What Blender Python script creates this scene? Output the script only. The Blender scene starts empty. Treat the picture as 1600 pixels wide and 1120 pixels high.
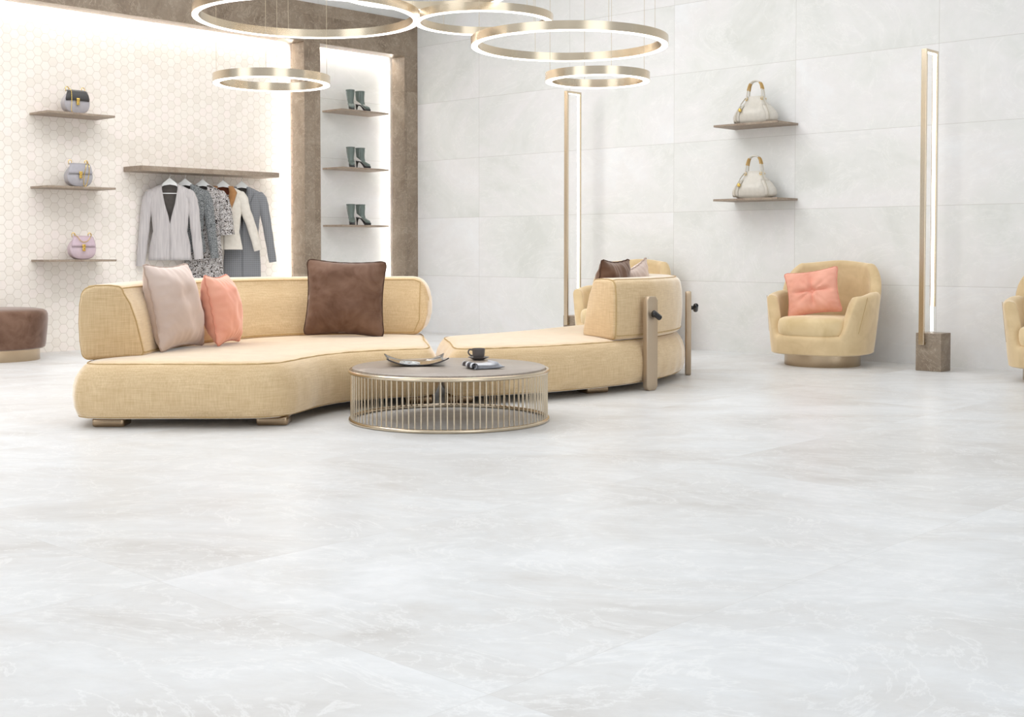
import bpy, bmesh, math, random
from math import sin, cos, pi, radians as rad, sqrt, atan2
from mathutils import Vector, Matrix, noise

random.seed(7)
C = bpy.context.scene.collection
S = 0.7854            # the room was surveyed in units of 0.7854 m; everything is scaled to metres when it is linked
ROT = rad(46.61)      # direction of the tiled feature wall, seen from the camera's forward axis
CX, SX = cos(ROT), sin(ROT)

def room(X, Y):       # room axes (X along the feature wall, Y towards it) -> world
    return (X * CX - Y * SX, X * SX + Y * CX)

# ------------------------------------------------------------------ camera, world, light, exposure
cam_d = bpy.data.cameras.new('camera'); cam = bpy.data.objects.new('camera', cam_d); C.objects.link(cam)
cam.location = (0, 0, 1.1 * S); cam.rotation_euler = (rad(90 - 1.86), 0, 0)
cam_d.sensor_width = 36; cam_d.lens = 36 * 1950 / 1600.0
cam_d.shift_y = -107 / 1600.0; cam_d.clip_start = 0.05; cam_d.clip_end = 100
bpy.context.scene.camera = cam

w = bpy.data.worlds.new('world'); bpy.context.scene.world = w; w.use_nodes = True
bgn = w.node_tree.nodes['Background']; bgn.inputs[0].default_value = (0.90, 0.95, 1.0, 1)
def _wn(op, *a):
    nd = w.node_tree.nodes.new('ShaderNodeMath'); nd.operation = op
    for i, v in enumerate(a):
        if isinstance(v, bpy.types.NodeSocket): w.node_tree.links.new(v, nd.inputs[i])
        else: nd.inputs[i].default_value = v
    return nd.outputs[0]
_g = w.node_tree.nodes.new('ShaderNodeTexCoord').outputs['Generated']
_s = w.node_tree.nodes.new('ShaderNodeSeparateXYZ'); w.node_tree.links.new(_g, _s.inputs[0])
_az = _wn('ARCTAN2', _s.outputs[0], _s.outputs[1])
_band = w.node_tree.nodes.new('ShaderNodeMapRange'); _band.interpolation_type = 'SMOOTHSTEP'      # bright bands added to the surroundings so the metal picks up highlights
w.node_tree.links.new(_wn('SINE', _wn('ADD', _wn('MULTIPLY', _az, 5.0), .9)), _band.inputs[0])
_band.inputs[1].default_value = .15; _band.inputs[2].default_value = .75; _band.inputs[3].default_value = .62; _band.inputs[4].default_value = 2.1
w.node_tree.links.new(_band.outputs[0], bgn.inputs[1])

def area(name, loc, size, energy, color=(1, 1, 1), rot=(0, 0, 0), shape='RECTANGLE'):
    d = bpy.data.lights.new(name, 'AREA'); d.shape = shape
    d.size, d.size_y = size[0] * S, size[1] * S
    d.energy = energy; d.color = color
    o = bpy.data.objects.new(name, d); C.objects.link(o)
    o.location = tuple(v * S for v in loc); o.rotation_euler = rot
    return o

area('overhead_fill_a', (-1.5, 5.0, 4.9), (6, 5), 18, (0.95, 0.975, 1.0), (0, 0, ROT))  # a to e: unseen overhead fills, added to light the room
area('overhead_fill_b', (-0.3, 11.3, 4.9), (3.4, 5.2), 64, (0.95, 0.975, 1.0), (0, 0, ROT))
area('overhead_fill_c', (3.0, 8.0, 4.9), (4, 5), 8, (0.95, 0.975, 1.0), (0, 0, ROT))
area('overhead_fill_d', (0.0, 0.5, 4.9), (6, 4), 14, (0.95, 0.975, 1.0), (0, 0, ROT))
area('overhead_fill_e', (-3.9, 9.0, 4.9), (6, 2.5), 108, (0.97, 0.98, 1.0), (0, 0, ROT))  # extra fill added to brighten the hexagon wall

# cove lights hidden behind the stone portal, washing the wall behind it
def cove(name, X, Y, z, length, vertical, energy, tilt):
    x, y = room(X, Y)
    if vertical:   # strip along z, shining sideways along the wall (room +-X)
        m = Matrix.Rotation(ROT, 4, 'Z') @ Matrix.Rotation(tilt, 4, 'Y')
        o = area(name, (x, y, z), (length, 0.035), energy, (1, .96, .9)); o.rotation_euler = m.to_euler()
    else:
        o = area(name, (x, y, z), (length, 0.035), energy, (1, .96, .9), (0, 0, ROT))
    return o
cove('cove_light_top', 6.2, 12.76, 3.70, 6.4, False, 17, 0)
cove('cove_light_niche_top', 10.41, 12.76, 3.70, 1.35, False, 4, 0)
cove('cove_light_column', 9.50, 12.76, 1.85, 3.5, True, 11, rad(90))
cove('cove_light_niche_right', 11.15, 12.76, 1.85, 3.5, True, 7, rad(90))
cove('cove_light_niche_left', 9.68, 12.76, 1.85, 3.5, True, 1.2, rad(-90))

vs = bpy.context.scene.view_settings
vs.view_transform = 'Standard'; vs.look = 'None'; vs.gamma = 1; vs.exposure = 0.13; vs.use_curve_mapping = False

# ------------------------------------------------------------------ materials
def srgb(r, g, b):
    f = lambda c: (c / 255 / 12.92) if c / 255 <= 0.04045 else ((c / 255 + 0.055) / 1.055) ** 2.4
    return (f(r), f(g), f(b), 1)

class NT:
    def __init__(s, name):
        s.m = bpy.data.materials.new(name); s.m.use_nodes = True
        s.t = s.m.node_tree; s.b = s.t.nodes['Principled BSDF']; s.out = s.t.nodes['Material Output']
    def n(s, typ, ins=None, **props):
        nd = s.t.nodes.new(typ)
        for k, v in props.items(): setattr(nd, k, v)
        for k, v in (ins or {}).items(): s.set(nd, k, v)
        return nd
    def set(s, nd, k, v):
        if isinstance(v, bpy.types.NodeSocket): s.t.links.new(v, nd.inputs[k])
        elif isinstance(v, bpy.types.Node): s.t.links.new(v.outputs[0], nd.inputs[k])
        else: nd.inputs[k].default_value = v
    def math(s, op, a, b=0.0, c=0.0, clamp=False):
        nd = s.n('ShaderNodeMath', {0: a, 1: b, 2: c}, operation=op); nd.use_clamp = clamp
        return nd.outputs[0]
    def vm(s, op, a, b=(0, 0, 0), out=0):
        return s.n('ShaderNodeVectorMath', {0: a, 1: b}, operation=op).outputs[out]
    def vscale(s, a, f):
        nd = s.n('ShaderNodeVectorMath', {0: a}, operation='SCALE'); s.set(nd, 'Scale', f); return nd.outputs[0]
    def noise(s, vec, scale, detail=4, rough=.55, dist=0.0, out='Fac'):
        return s.n('ShaderNodeTexNoise', {'Vector': vec, 'Scale': scale, 'Detail': detail, 'Roughness': rough, 'Distortion': dist}).outputs[out]
    def ramp(s, fac, stops):
        nd = s.n('ShaderNodeValToRGB', {0: fac}); cr = nd.color_ramp
        while len(cr.elements) < len(stops): cr.elements.new(0.5)
        for e, (p, c) in zip(cr.elements, stops): e.position = p; e.color = c
        return nd.outputs[0]
    def mix(s, fac, a, b, mode='MIX'):
        nd = s.n('ShaderNodeMix', data_type='RGBA', blend_type=mode)
        s.set(nd, 0, fac); s.set(nd, 6, a); s.set(nd, 7, b); return nd.outputs[2]
    def obj(s): return s.n('ShaderNodeTexCoord').outputs['Object']
    def bump(s, h, strength=.2, dist=.01):
        s.set(s.b, 'Normal', s.n('ShaderNodeBump', {'Height': h, 'Strength': strength, 'Distance': dist}).outputs[0])
    def P(s, **kw):
        for k, v in kw.items():
            s.set(s.b, {'col': 'Base Color', 'rough': 'Roughness', 'metal': 'Metallic', 'sheen': 'Sheen Weight', 'coat': 'Coat Weight',
                        'spec': 'Specular IOR Level', 'ec': 'Emission Color', 'es': 'Emission Strength', 'aniso': 'Anisotropic', 'sr': 'Sheen Roughness',
                        'trans': 'Transmission Weight'}[k], v)
        return s

def plain(name, col, rough=.5, metal=0.0, var=.06, scale=30, bump=0.0, **kw):
    t = NT(name); o = t.obj()
    f = t.noise(o, scale, 3)
    a = tuple(c * (1 - var) for c in col[:3]) + (1,); b = tuple(min(1, c * (1 + var)) for c in col[:3]) + (1,)
    t.P(col=t.ramp(f, [(.3, a), (.7, b)]), rough=rough, metal=metal, **kw)
    if bump: t.bump(f, bump, .004)
    return t.m

def linen(name, col, dark, weave=190, sheen=.8):
    t = NT(name); o = t.obj()
    big = t.noise(o, 5, 3)
    sx = t.noise(t.vm('MULTIPLY', o, (weave, weave, weave * .06)), 1.0, 3)
    sz = t.noise(t.vm('MULTIPLY', o, (weave * .06, weave * .06, weave)), 1.0, 3)
    wv = t.math('MULTIPLY', t.math('ADD', sx, sz), .5)
    c1 = t.mix(t.math('MULTIPLY', t.math('SUBTRACT', wv, .34, clamp=True), 2.8, clamp=True), dark, col)
    c2 = t.mix(t.ramp(big, [(.35, (.0, .0, .0, 1)), (.7, (.35, .35, .35, 1))]), c1, dark)
    t.P(col=c2, rough=.9, sheen=sheen, sr=.3, spec=.15); t.bump(wv, .25, .0015)
    sh = t.n('ShaderNodeBsdfSheen', {'Color': (.29, .28, .26, 1), 'Roughness': .45})
    ad = t.n('ShaderNodeAddShader', {0: t.b, 1: sh}); t.set(t.out, 'Surface', ad)
    return t.m

def velvet(name, col, dark, sheen=.6, scale=7):
    t = NT(name); o = t.obj()
    f = t.noise(o, scale, 3, .6, .6)
    t.P(col=t.ramp(f, [(.3, dark), (.65, col)]), rough=.8, sheen=sheen, sr=.35, spec=.2)
    t.bump(t.noise(o, 60, 2), .12, .003)
    sh = t.n('ShaderNodeBsdfSheen', {'Color': tuple(.10 + .30 * c for c in col[:3]) + (1,), 'Roughness': .4})
    t.set(t.out, 'Surface', t.n('ShaderNodeAddShader', {0: t.b, 1: sh}))
    return t.m

def stone(name, size, origin, axes, stops, vein, veincol, joint, jointcol, rough, stretch=(1, 1, 1), nscale=1.2, bumpy=0.0, jw=.0016, fine=.1, rot=0.0):
    """large format tiles: every tile gets its own piece of the stone pattern, hairline joints between"""
    t = NT(name); o = t.obj()
    sep = t.n('ShaderNodeSeparateXYZ', {0: o}).outputs
    a = t.math('DIVIDE', t.math('SUBTRACT', sep[axes[0]], origin[0]), size[0])
    b = t.math('DIVIDE', t.math('SUBTRACT', sep[axes[1]], origin[1]), size[1])
    ia, ib = t.math('FLOOR', a), t.math('FLOOR', b)
    wn = t.n('ShaderNodeTexWhiteNoise', {'Vector': t.n('ShaderNodeCombineXYZ', {0: ia, 1: ib}).outputs[0]}, noise_dimensions='3D').outputs['Color']
    ro = t.n('ShaderNodeVectorRotate', {'Vector': o, 'Angle': rot}, rotation_type='Z_AXIS').outputs[0]
    p = t.vm('ADD', t.vm('MULTIPLY', ro, stretch), t.vscale(wn, 37.0))
    base = t.noise(p, nscale, 9, .62, 1.1)
    col = t.ramp(base, stops)
    v1 = t.noise(p, nscale * 1.9, 10, .66, 2.2)
    vm = t.ramp(t.math('ABSOLUTE', t.math('SUBTRACT', v1, .5)), [(0.0, (1, 1, 1, 1)), (vein, (0, 0, 0, 1))])
    col = t.mix(t.math('MULTIPLY', t.n('ShaderNodeRGBToBW', {0: vm}).outputs[0], veincol[3]), col, veincol[:3] + (1,))
    fn = t.noise(p, nscale * 14, 8, .7, .5)
    col = t.mix(fine, col, t.ramp(fn, [(.25, (.25, .25, .25, 1)), (.75, (1, 1, 1, 1))]), 'MULTIPLY')
    def edge(x, sz):
        f = t.math('FRACT', x); d = t.math('MINIMUM', f, t.math('SUBTRACT', 1.0, f))
        return t.math('LESS_THAN', t.math('MULTIPLY', d, sz), jw)
    e = t.math('MAXIMUM', edge(a, size[0]), edge(b, size[1]))
    col = t.mix(t.math('MULTIPLY', e, joint), col, jointcol)
    t.P(col=col, rough=rough, spec=.4)
    h = t.math('SUBTRACT', t.math('MULTIPLY', fn, bumpy), e)
    t.bump(h, .12, .002)
    return t.m

def hexwall(name):
    t = NT(name); o = t.obj()
    sep = t.n('ShaderNodeSeparateXYZ', {0: o}).outputs
    pitch = .0762                            # flat-to-flat
    # hexagons with horizontal top and bottom edges: cell (sqrt3, 1)
    px = t.math('DIVIDE', sep[0], pitch); py = t.math('DIVIDE', sep[2], pitch)
    R3 = sqrt(3)
    def cell(ox, oy):
        cx = t.math('ADD', t.math('MULTIPLY', t.math('FLOOR', t.math('DIVIDE', t.math('ADD', px, ox), R3)), R3), R3 / 2 - ox)
        cy = t.math('ADD', t.math('FLOOR', t.math('ADD', py, oy)), .5 - oy)
        return t.math('SUBTRACT', px, cx), t.math('SUBTRACT', py, cy), cx, cy
    ax, ay, acx, acy = cell(0, 0); bx, by, bcx, bcy = cell(R3 / 2, .5)
    d2 = lambda x, y: t.math('ADD', t.math('MULTIPLY', x, x), t.math('MULTIPLY', y, y))
    pick = t.math('LESS_THAN', d2(ax, ay), d2(bx, by))
    sel = lambda u, v: t.math('ADD', t.math('MULTIPLY', u, pick), t.math('MULTIPLY', v, t.math('SUBTRACT', 1.0, pick)))
    gx, gy = t.math('ABSOLUTE', sel(ax, bx)), t.math('ABSOLUTE', sel(ay, by))
    hd = t.math('MAXIMUM', gy, t.math('ADD', t.math('MULTIPLY', gx, R3 / 2), t.math('MULTIPLY', gy, .5)))
    g = t.n('ShaderNodeMapRange', {0: hd, 1: .462, 2: .49, 3: 0.0, 4: 1.0}).outputs[0]
    wn = t.n('ShaderNodeTexWhiteNoise', {'Vector': t.n('ShaderNodeCombineXYZ', {0: sel(acx, bcx), 1: sel(acy, bcy)}).outputs[0]}, noise_dimensions='3D')
    tone = t.ramp(wn.outputs['Value'], [(0, srgb(240, 232, 222)), (.5, srgb(246, 239, 230)), (1, srgb(248, 238, 231))])
    p = t.vm('ADD', o, t.vscale(wn.outputs['Color'], 5.0))
    tone = t.mix(.06, tone, t.ramp(t.noise(p, 14, 5), [(.3, (.5, .5, .5, 1)), (.7, (1, 1, 1, 1))]), 'MULTIPLY')
    t.P(col=t.mix(t.math('MULTIPLY', g, .5), tone, srgb(182, 168, 150)), rough=.45, spec=.35)
    t.bump(t.math('SUBTRACT', 1.0, g), .3, .002)
    return t.m

M = {}
M['floor'] = stone('floor_marble', (3.056 * S, 1.53 * S), (2.18 * S, 2.14 * S), (0, 1),
                   [(.3, srgb(208, 205, 202)), (.43, srgb(224, 223, 222)), (.56, srgb(232, 233, 234)), (.72, srgb(242, 243, 245))],
                   .018, (.96, .96, .96, .5), .3, srgb(190, 188, 185), .34, (.75, 1.15, 1), 1.1, .3, .0012, .14, ROT + rad(8))
M['wall'] = stone('wall_stone_tile', (1.528 * S, .762 * S), (6.724 * S, -.0085 * S), (0, 2),
                  [(.3, srgb(221, 222, 217)), (.44, srgb(232, 232, 229)), (.56, srgb(237, 235, 234)), (.72, srgb(241, 242, 243))],
                  .014, (.96, .95, .93, .3), .55, srgb(186, 182, 174), .5, (.8, .8, 1.1), .8, .2, .0018, .07)
M['frame'] = stone('brown_marble', (1.53 * S, .8 * S), (.35, .0), (0, 2),
                   [(.2, srgb(112, 95, 79)), (.42, srgb(143, 126, 108)), (.6, srgb(158, 142, 124)), (.85, srgb(184, 168, 149))],
                   .014, srgb(205, 190, 170)[:3] + (.6,), .5, srgb(120, 104, 88), .4, (1, 1, 1), 2.6, .3, .0015, .35)
M['shelf'] = stone('shelf_stone', (9, 9), (-4, -4), (0, 1),
                   [(.25, srgb(140, 120, 104)), (.5, srgb(158, 141, 124)), (.8, srgb(180, 162, 144))],
                   .02, srgb(205, 190, 172)[:3] + (.5,), 0, srgb(150, 130, 110), .5, (1, 1, 1), 5, .3, .001, .35)
M['table_stone'] = stone('table_stone', (9, 9), (-4, -4), (0, 1),
                   [(.25, srgb(150, 136, 124)), (.5, srgb(170, 157, 146)), (.8, srgb(186, 175, 165))],
                   .03, srgb(205, 196, 186)[:3] + (.35,), 0, srgb(150, 130, 110), .3, (1, 4, 1), 4, .3, .001, .25)
M['hex'] = hexwall('hex_tiles')
M['ceiling'] = plain('ceiling_paint', srgb(238, 238, 236), .9, var=.01)
M['linen'] = linen('sand_linen', srgb(232, 207, 168), srgb(204, 174, 132))
M['piping'] = plain('sand_piping', srgb(190, 160, 112), .8, var=.08, scale=80)
M['chair'] = velvet('sand_velvet', srgb(222, 197, 156), srgb(206, 180, 138), .45, 6)
M['chair_seat'] = velvet('pale_sand_velvet', srgb(228, 205, 163), srgb(212, 186, 140), .45, 6)
M['brown_velvet'] = velvet('brown_velvet', srgb(124, 96, 80), srgb(92, 65, 50), .45)
M['brown_piping'] = plain('brown_piping', srgb(78, 52, 38), .8)
M['mauve'] = velvet('mauve_cotton', srgb(212, 194, 185), srgb(198, 178, 168), .4, 4)
M['mauve_piping'] = plain('mauve_piping', srgb(186, 164, 152), .8)
M['coral'] = velvet('coral_satin', srgb(242, 180, 158), srgb(230, 160, 138), .35, 4)
M['coral_piping'] = plain('coral_piping', srgb(220, 148, 126), .7)
def bronze(name, col, rough=.26, brushed=0.0):
    t = NT(name); o = t.obj()
    f = t.noise(t.vm('MULTIPLY', o, (6, 6, 500)), 1, 2)
    if brushed: t.P(col=t.mix(f, col, tuple(c * .88 for c in col[:3]) + (1,)), metal=1.0, rough=t.math('ADD', rough - .04, t.math('MULTIPLY', f, .08)))
    else: t.P(col=col, metal=1.0, rough=rough)
    return t.m
M['bronze'] = bronze('champagne_bronze', srgb(214, 198, 174), .21)
M['bronze_dark'] = bronze('brushed_bronze', srgb(190, 170, 144), .28)
M['bracket'] = plain('bronze_lacquer', srgb(190, 170, 146), .38, .55, .03, 8)
M['foot_bronze'] = bronze('foot_bronze', srgb(160, 138, 112), .22)
M['gold'] = bronze('gold', srgb(226, 192, 108), .22)
M['black'] = plain('black_gloss', srgb(26, 24, 26), .2, 0, .1)
M['wire'] = plain('steel_wire', srgb(205, 190, 165), .4, .5)
def emit(name, col, st):
    t = NT(name); t.P(col=col, ec=col, es=st, rough=.5); return t.m
M['led'] = emit('led_diffuser', (1, .975, .94, 1), 2.6)
M['led_lamp'] = emit('lamp_diffuser', (1, .965, .91, 1), 3.0)
M['white'] = plain('white_lacquer', srgb(240, 240, 238), .35, 0, .01)
M['hook'] = plain('hanger_steel', srgb(205, 205, 205), .25, .9)
M['ceramic'] = plain('grey_ceramic', srgb(94, 88, 86), .3, 0, .03)
M['tray'] = plain('tray_gloss', srgb(52, 48, 50), .2, 0, .05, coat=.6)
M['paper'] = plain('paper', srgb(214, 214, 218), .7, 0, .1, 60)

# ------------------------------------------------------------------ mesh helpers (survey units)
class MB:
    def __init__(s): s.v = []; s.f = []
    def add(s, vs, fs):
        k = len(s.v); s.v += [tuple(v) for v in vs]; s.f += [tuple(i + k for i in f) for f in fs]
    def box(s, c, d, rz=0.0):
        x, y, z = [q / 2 for q in d]; cr, sr = cos(rz), sin(rz)
        vs = [(c[0] + a * x * cr - b * y * sr, c[1] + a * x * sr + b * y * cr, c[2] + e * z) for a in (-1, 1) for b in (-1, 1) for e in (-1, 1)]
        s.add(vs, [(0, 1, 3, 2), (4, 6, 7, 5), (0, 4, 5, 1), (2, 3, 7, 6), (0, 2, 6, 4), (1, 5, 7, 3)]); return s
    def loft(s, rings, closed=True, cap0=True, cap1=True):
        n = len(rings[0]); vs = [p for r in rings for p in r]; fs = []
        for i in range(len(rings) - 1):
            for j in range(n if closed else n - 1):
                k = (j + 1) % n
                fs.append((i * n + j, i * n + k, (i + 1) * n + k, (i + 1) * n + j))
        if cap0: fs.append(tuple(range(n - 1, -1, -1)))
        if cap1: fs.append(tuple((len(rings) - 1) * n + j for j in range(n)))
        s.add(vs, fs); return s
    def tube(s, path, r, n=8, closed=False):
        P = [Vector(p) for p in path]; m = len(P); rings = []
        up = Vector((0, 0, 1))
        for i, p in enumerate(P):
            a = P[(i - 1) % m] if (closed or i > 0) else p
            b = P[(i + 1) % m] if (closed or i < m - 1) else p
            t = (b - a).normalized()
            if i == 0: nn = t.cross(up) if abs(t.dot(up)) < .95 else t.cross(Vector((1, 0, 0)))
            else: nn = nn - t * nn.dot(t)
            nn.normalize(); bb = t.cross(nn)
            rr = r[i] if isinstance(r, (list, tuple)) else r
            rings.append([p + (nn * cos(2 * pi * k / n) + bb * sin(2 * pi * k / n)) * rr for k in range(n)])
        if closed:
            rings.append(rings[0]); s.loft(rings, True, False, False)
        else: s.loft(rings)
        return s
    def lathe(s, prof, n=64, c=(0, 0, 0), cap0=True, cap1=True):
        rings = [[(c[0] + r * cos(2 * pi * k / n), c[1] + r * sin(2 * pi * k / n), c[2] + z) for k in range(n)] for r, z in prof]
        return s.loft(rings, True, cap0, cap1)
    def ringband(s, ro, ri, z0, z1, n=128):
        prof = [(ro, z0), (ro, z1), (ri, z1), (ri, z0), (ro, z0)]
        rings = [[(r * cos(2 * pi * k / n), r * sin(2 * pi * k / n), z) for k in range(n)] for r, z in prof]
        return s.loft(rings, True, False, False)

def obj(name, mb, mat, parent=None, smooth=True, bevel=0, subdiv=0, solid=0, loc=None, rot=None, merge=True):
    me = bpy.data.meshes.new(name)
    me.from_pydata([tuple(q * S for q in v) for v in mb.v], [], mb.f)
    bm = bmesh.new(); bm.from_mesh(me)
    if merge: bmesh.ops.remove_doubles(bm, verts=bm.verts, dist=1e-5)
    if not solid: bmesh.ops.recalc_face_normals(bm, faces=bm.faces)
    bm.to_mesh(me); bm.free()
    me.materials.append(mat)
    o = bpy.data.objects.new(name, me); C.objects.link(o)
    if parent is not None: o.parent = parent
    if loc: o.location = tuple(q * S for q in loc)
    if rot: o.rotation_euler = rot
    if solid:
        md = o.modifiers.new('thickness', 'SOLIDIFY'); md.thickness = solid * S; md.offset = 0
    if bevel:
        md = o.modifiers.new('bevel', 'BEVEL'); md.width = bevel * S; md.segments = 3; md.limit_method = 'ANGLE'; md.angle_limit = rad(40)
    if subdiv:
        md = o.modifiers.new('subdiv', 'SUBSURF'); md.levels = subdiv; md.render_levels = subdiv
    if smooth:
        me.shade_smooth()
        if not subdiv and not bevel:
            me.set_sharp_from_angle(angle=rad(42))
    return o

def tag(o, label, cat, group=None):
    o['label'] = label; o['category'] = cat
    if group: o['group'] = group
    return o

def thing(name, label, cat, loc=(0, 0, 0), rz=0.0, group=None):
    o = bpy.data.objects.new(name, None); C.objects.link(o); o.empty_display_size = .1
    o.location = tuple(q * S for q in loc); o.rotation_euler = (0, 0, rz)
    return tag(o, label, cat, group)

def struct(o): o['kind'] = 'structure'; return o

def dup(root, loc, rz, label, group=None):
    def cp(o, par):
        c = o.copy(); C.objects.link(c); c.parent = par
        for ch in list(o.children): cp(ch, c)
        return c
    r = cp(root, None); r.location = tuple(q * S for q in loc); r.rotation_euler = (0, 0, rz)
    r['label'] = label
    if group: r['group'] = group
    return r

def spline(pts, per=8, closed=False):
    P = [Vector(p) for p in pts]; n = len(P); out = []
    g = (lambda i: P[i % n]) if closed else (lambda i: P[max(0, min(n - 1, i))] if 0 <= i < n else (P[0] * 2 - P[1] if i < 0 else P[-1] * 2 - P[-2]))
    for i in range(n if closed else n - 1):
        a, b, c, d = g(i - 1), g(i), g(i + 1), g(i + 2)
        for k in range(per):
            t = k / per
            out.append(.5 * ((2 * b) + (c - a) * t + (2 * a - 5 * b + 4 * c - d) * t * t + (3 * b - a - 3 * c + d) * t ** 3))
    if not closed: out.append(P[-1])
    return out

def sst(a, b, x):
    t = max(0.0, min(1.0, (x - a) / (b - a))); return t * t * (3 - 2 * t)

# ------------------------------------------------------------------ the setting
XR, YF, YB, YH = 11.35, 12.47, 12.72, 12.80
fl = MB().box((4.2, 4.2, -.05), (22, 22, .1))
o = obj('floor', fl, M['floor'], smooth=False, rot=(0, 0, ROT)); struct(o)

# the portal of brown marble: columns and lintel around both niches
def slab(name, x0, x1, y0, y1, z0, z1, mat, bev=0):
    o = obj(name, MB().box(((x0 + x1) / 2, (y0 + y1) / 2, (z0 + z1) / 2), (x1 - x0, y1 - y0, z1 - z0)), mat, smooth=False, bevel=bev, rot=(0, 0, ROT))
    return struct(o)
slab('trim_1', -2.5, XR, YF, YB, 3.663, 4.148, M['frame'], .004)       # lintel
slab('trim_2', 9.467, 9.715, YF, YB, 0, 3.663, M['frame'], .004)       # column between the niches
slab('trim_3', 11.114, XR, YF, YB, 0, 3.663, M['frame'], .004)         # column in the corner
slab('wall_left', -2.5, 9.6, YH, YH + .15, 0, 5.15, M['hex'])
slab('wall_niche', 9.6, XR, YH, YH + .15, 0, 5.15, M['wall'])
slab('wall_back', -2.5, XR, YF + .12, YB, 4.148, 5.15, M['wall'])
# right-hand wall: local x is the room's Y so the tile grid follows it
wr = MB().box((5.5, 0, 2.575), (15.2, .15, 5.15))
xw, yw = room(XR + .075, 0)
o = obj('wall_right', wr, M['wall'], smooth=False, loc=(xw, yw, 0), rot=(0, 0, ROT + pi / 2)); struct(o)
cl = MB().box((4.2, 5.4, 5.2), (14.6, 15.2, .1))
o = obj('ceiling', cl, M['ceiling'], smooth=False, rot=(0, 0, ROT)); struct(o)

# ------------------------------------------------------------------ sofas
def offset_loop(P, d):
    n = len(P); out = []
    for i in range(n):
        a, b, c = P[i - 1], P[i], P[(i + 1) % n]
        t = (c - a); t.normalize()
        out.append(Vector((b.x + t.y * -d, b.y + t.x * d)))      # ccw outline: inward is +left
    return out

def resample(P, n, closed=True):
    Q = P + [P[0]] if closed else P
    L = [0]
    for i in range(1, len(Q)): L.append(L[-1] + (Q[i] - Q[i - 1]).length)
    out = []; j = 0
    m = n if closed else n - 1
    for k in range(n):
        s = L[-1] * k / m
        while j < len(L) - 2 and L[j + 1] < s: j += 1
        t = (s - L[j]) / max(1e-9, L[j + 1] - L[j]); out.append(Q[j].lerp(Q[j + 1], min(1, t)))
    return out

def smooth_loop(P, it):
    for _ in range(it): P = [(P[i - 1] + P[i] * 2 + P[(i + 1) % len(P)]) * .25 for i in range(len(P))]
    return P

def seat(parent, pts, spine, zb=.055, zt=.39, seed=0.0):
    """pts counter-clockwise plan outline; bulging upholstered base with a seam round the top"""
    P = smooth_loop(resample(spline([Vector((x, y)) for x, y in pts], 8, True), 300), 10)
    SPN = resample([Vector(p) for p in spine], 200, False)
    T = [min(SPN, key=lambda q: (q - p).length_squared) for p in P]
    T = smooth_loop(T, 6)
    def inset(d):
        if d <= .05:
            L = P
            while d > 1e-6:
                st = min(.0125, d); L = smooth_loop(offset_loop(L, st), 1); d -= st
            return L
        L = inset(.05); out = []
        for p, q in zip(L, T):
            v = q - p; ln = v.length; out.append(p + v * min(1.0, (d - .05) / max(ln, 1e-6)))
        return smooth_loop(out, 1 + int(d * 30))
    prof = [(.11, zb), (.06, zb), (.022, zb + .02), (.005, zb + .07), (0, zb + .14), (.004, zb + .20), (.018, zb + .25), (.04, zb + .292),
            (.066, zt - .012), (.088, zt), (.13, zt + .011)]
    rings = []
    for d, z in prof:
        L = inset(d)
        ring = []
        for i, p in enumerate(L):
            q = P[i]
            nz = noise.noise(Vector((q.x * 7 + seed, q.y * 7, z * 2.2)))
            ta, tb_ = (P[i] - P[i - 9]), (P[(i + 9) % len(P)] - P[i])
            turn = abs(ta.x * tb_.y - ta.y * tb_.x) / max(1e-6, ta.length * tb_.length)
            fold = .016 * sst(.08, .45, turn) * noise.noise(Vector((i * .26, z * 2.2, seed + 9)))
            wr = (.008 * nz + fold * sst(.055, .16, z) * (1 - sst(zt - .09, zt - .02, z))) if .06 < z < zt - .02 else 0
            t = (P[(i + 1) % len(P)] - P[i - 1]).normalized()
            ring.append((p.x + t.y * wr, p.y - t.x * wr, z))
        rings.append(ring)
    L = inset(.13)
    for f, dz in ((.12, .015), (.25, .018), (.45, .021), (.6, .021)):
        rings.append([(p.x + (q.x - p.x) * f, p.y + (q.y - p.y) * f, zt + dz) for p, q in zip(L, T)])
    m = MB().loft(rings, True, True, True)
    o = obj('seat_base', m, M['linen'], parent)
    L = inset(.09)
    path = [(p.x, p.y, zt + .0 + .004 * noise.noise(Vector((p.x * 14, p.y * 14, seed)))) for p in L]
    obj('piping', MB().tube(path, .0055, 6, True), M['piping'], o)
    L = inset(.034)
    obj('piping', MB().tube([(p.x, p.y, zb + .013) for p in L], .005, 6, True), M['piping'], o)
    return o

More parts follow.
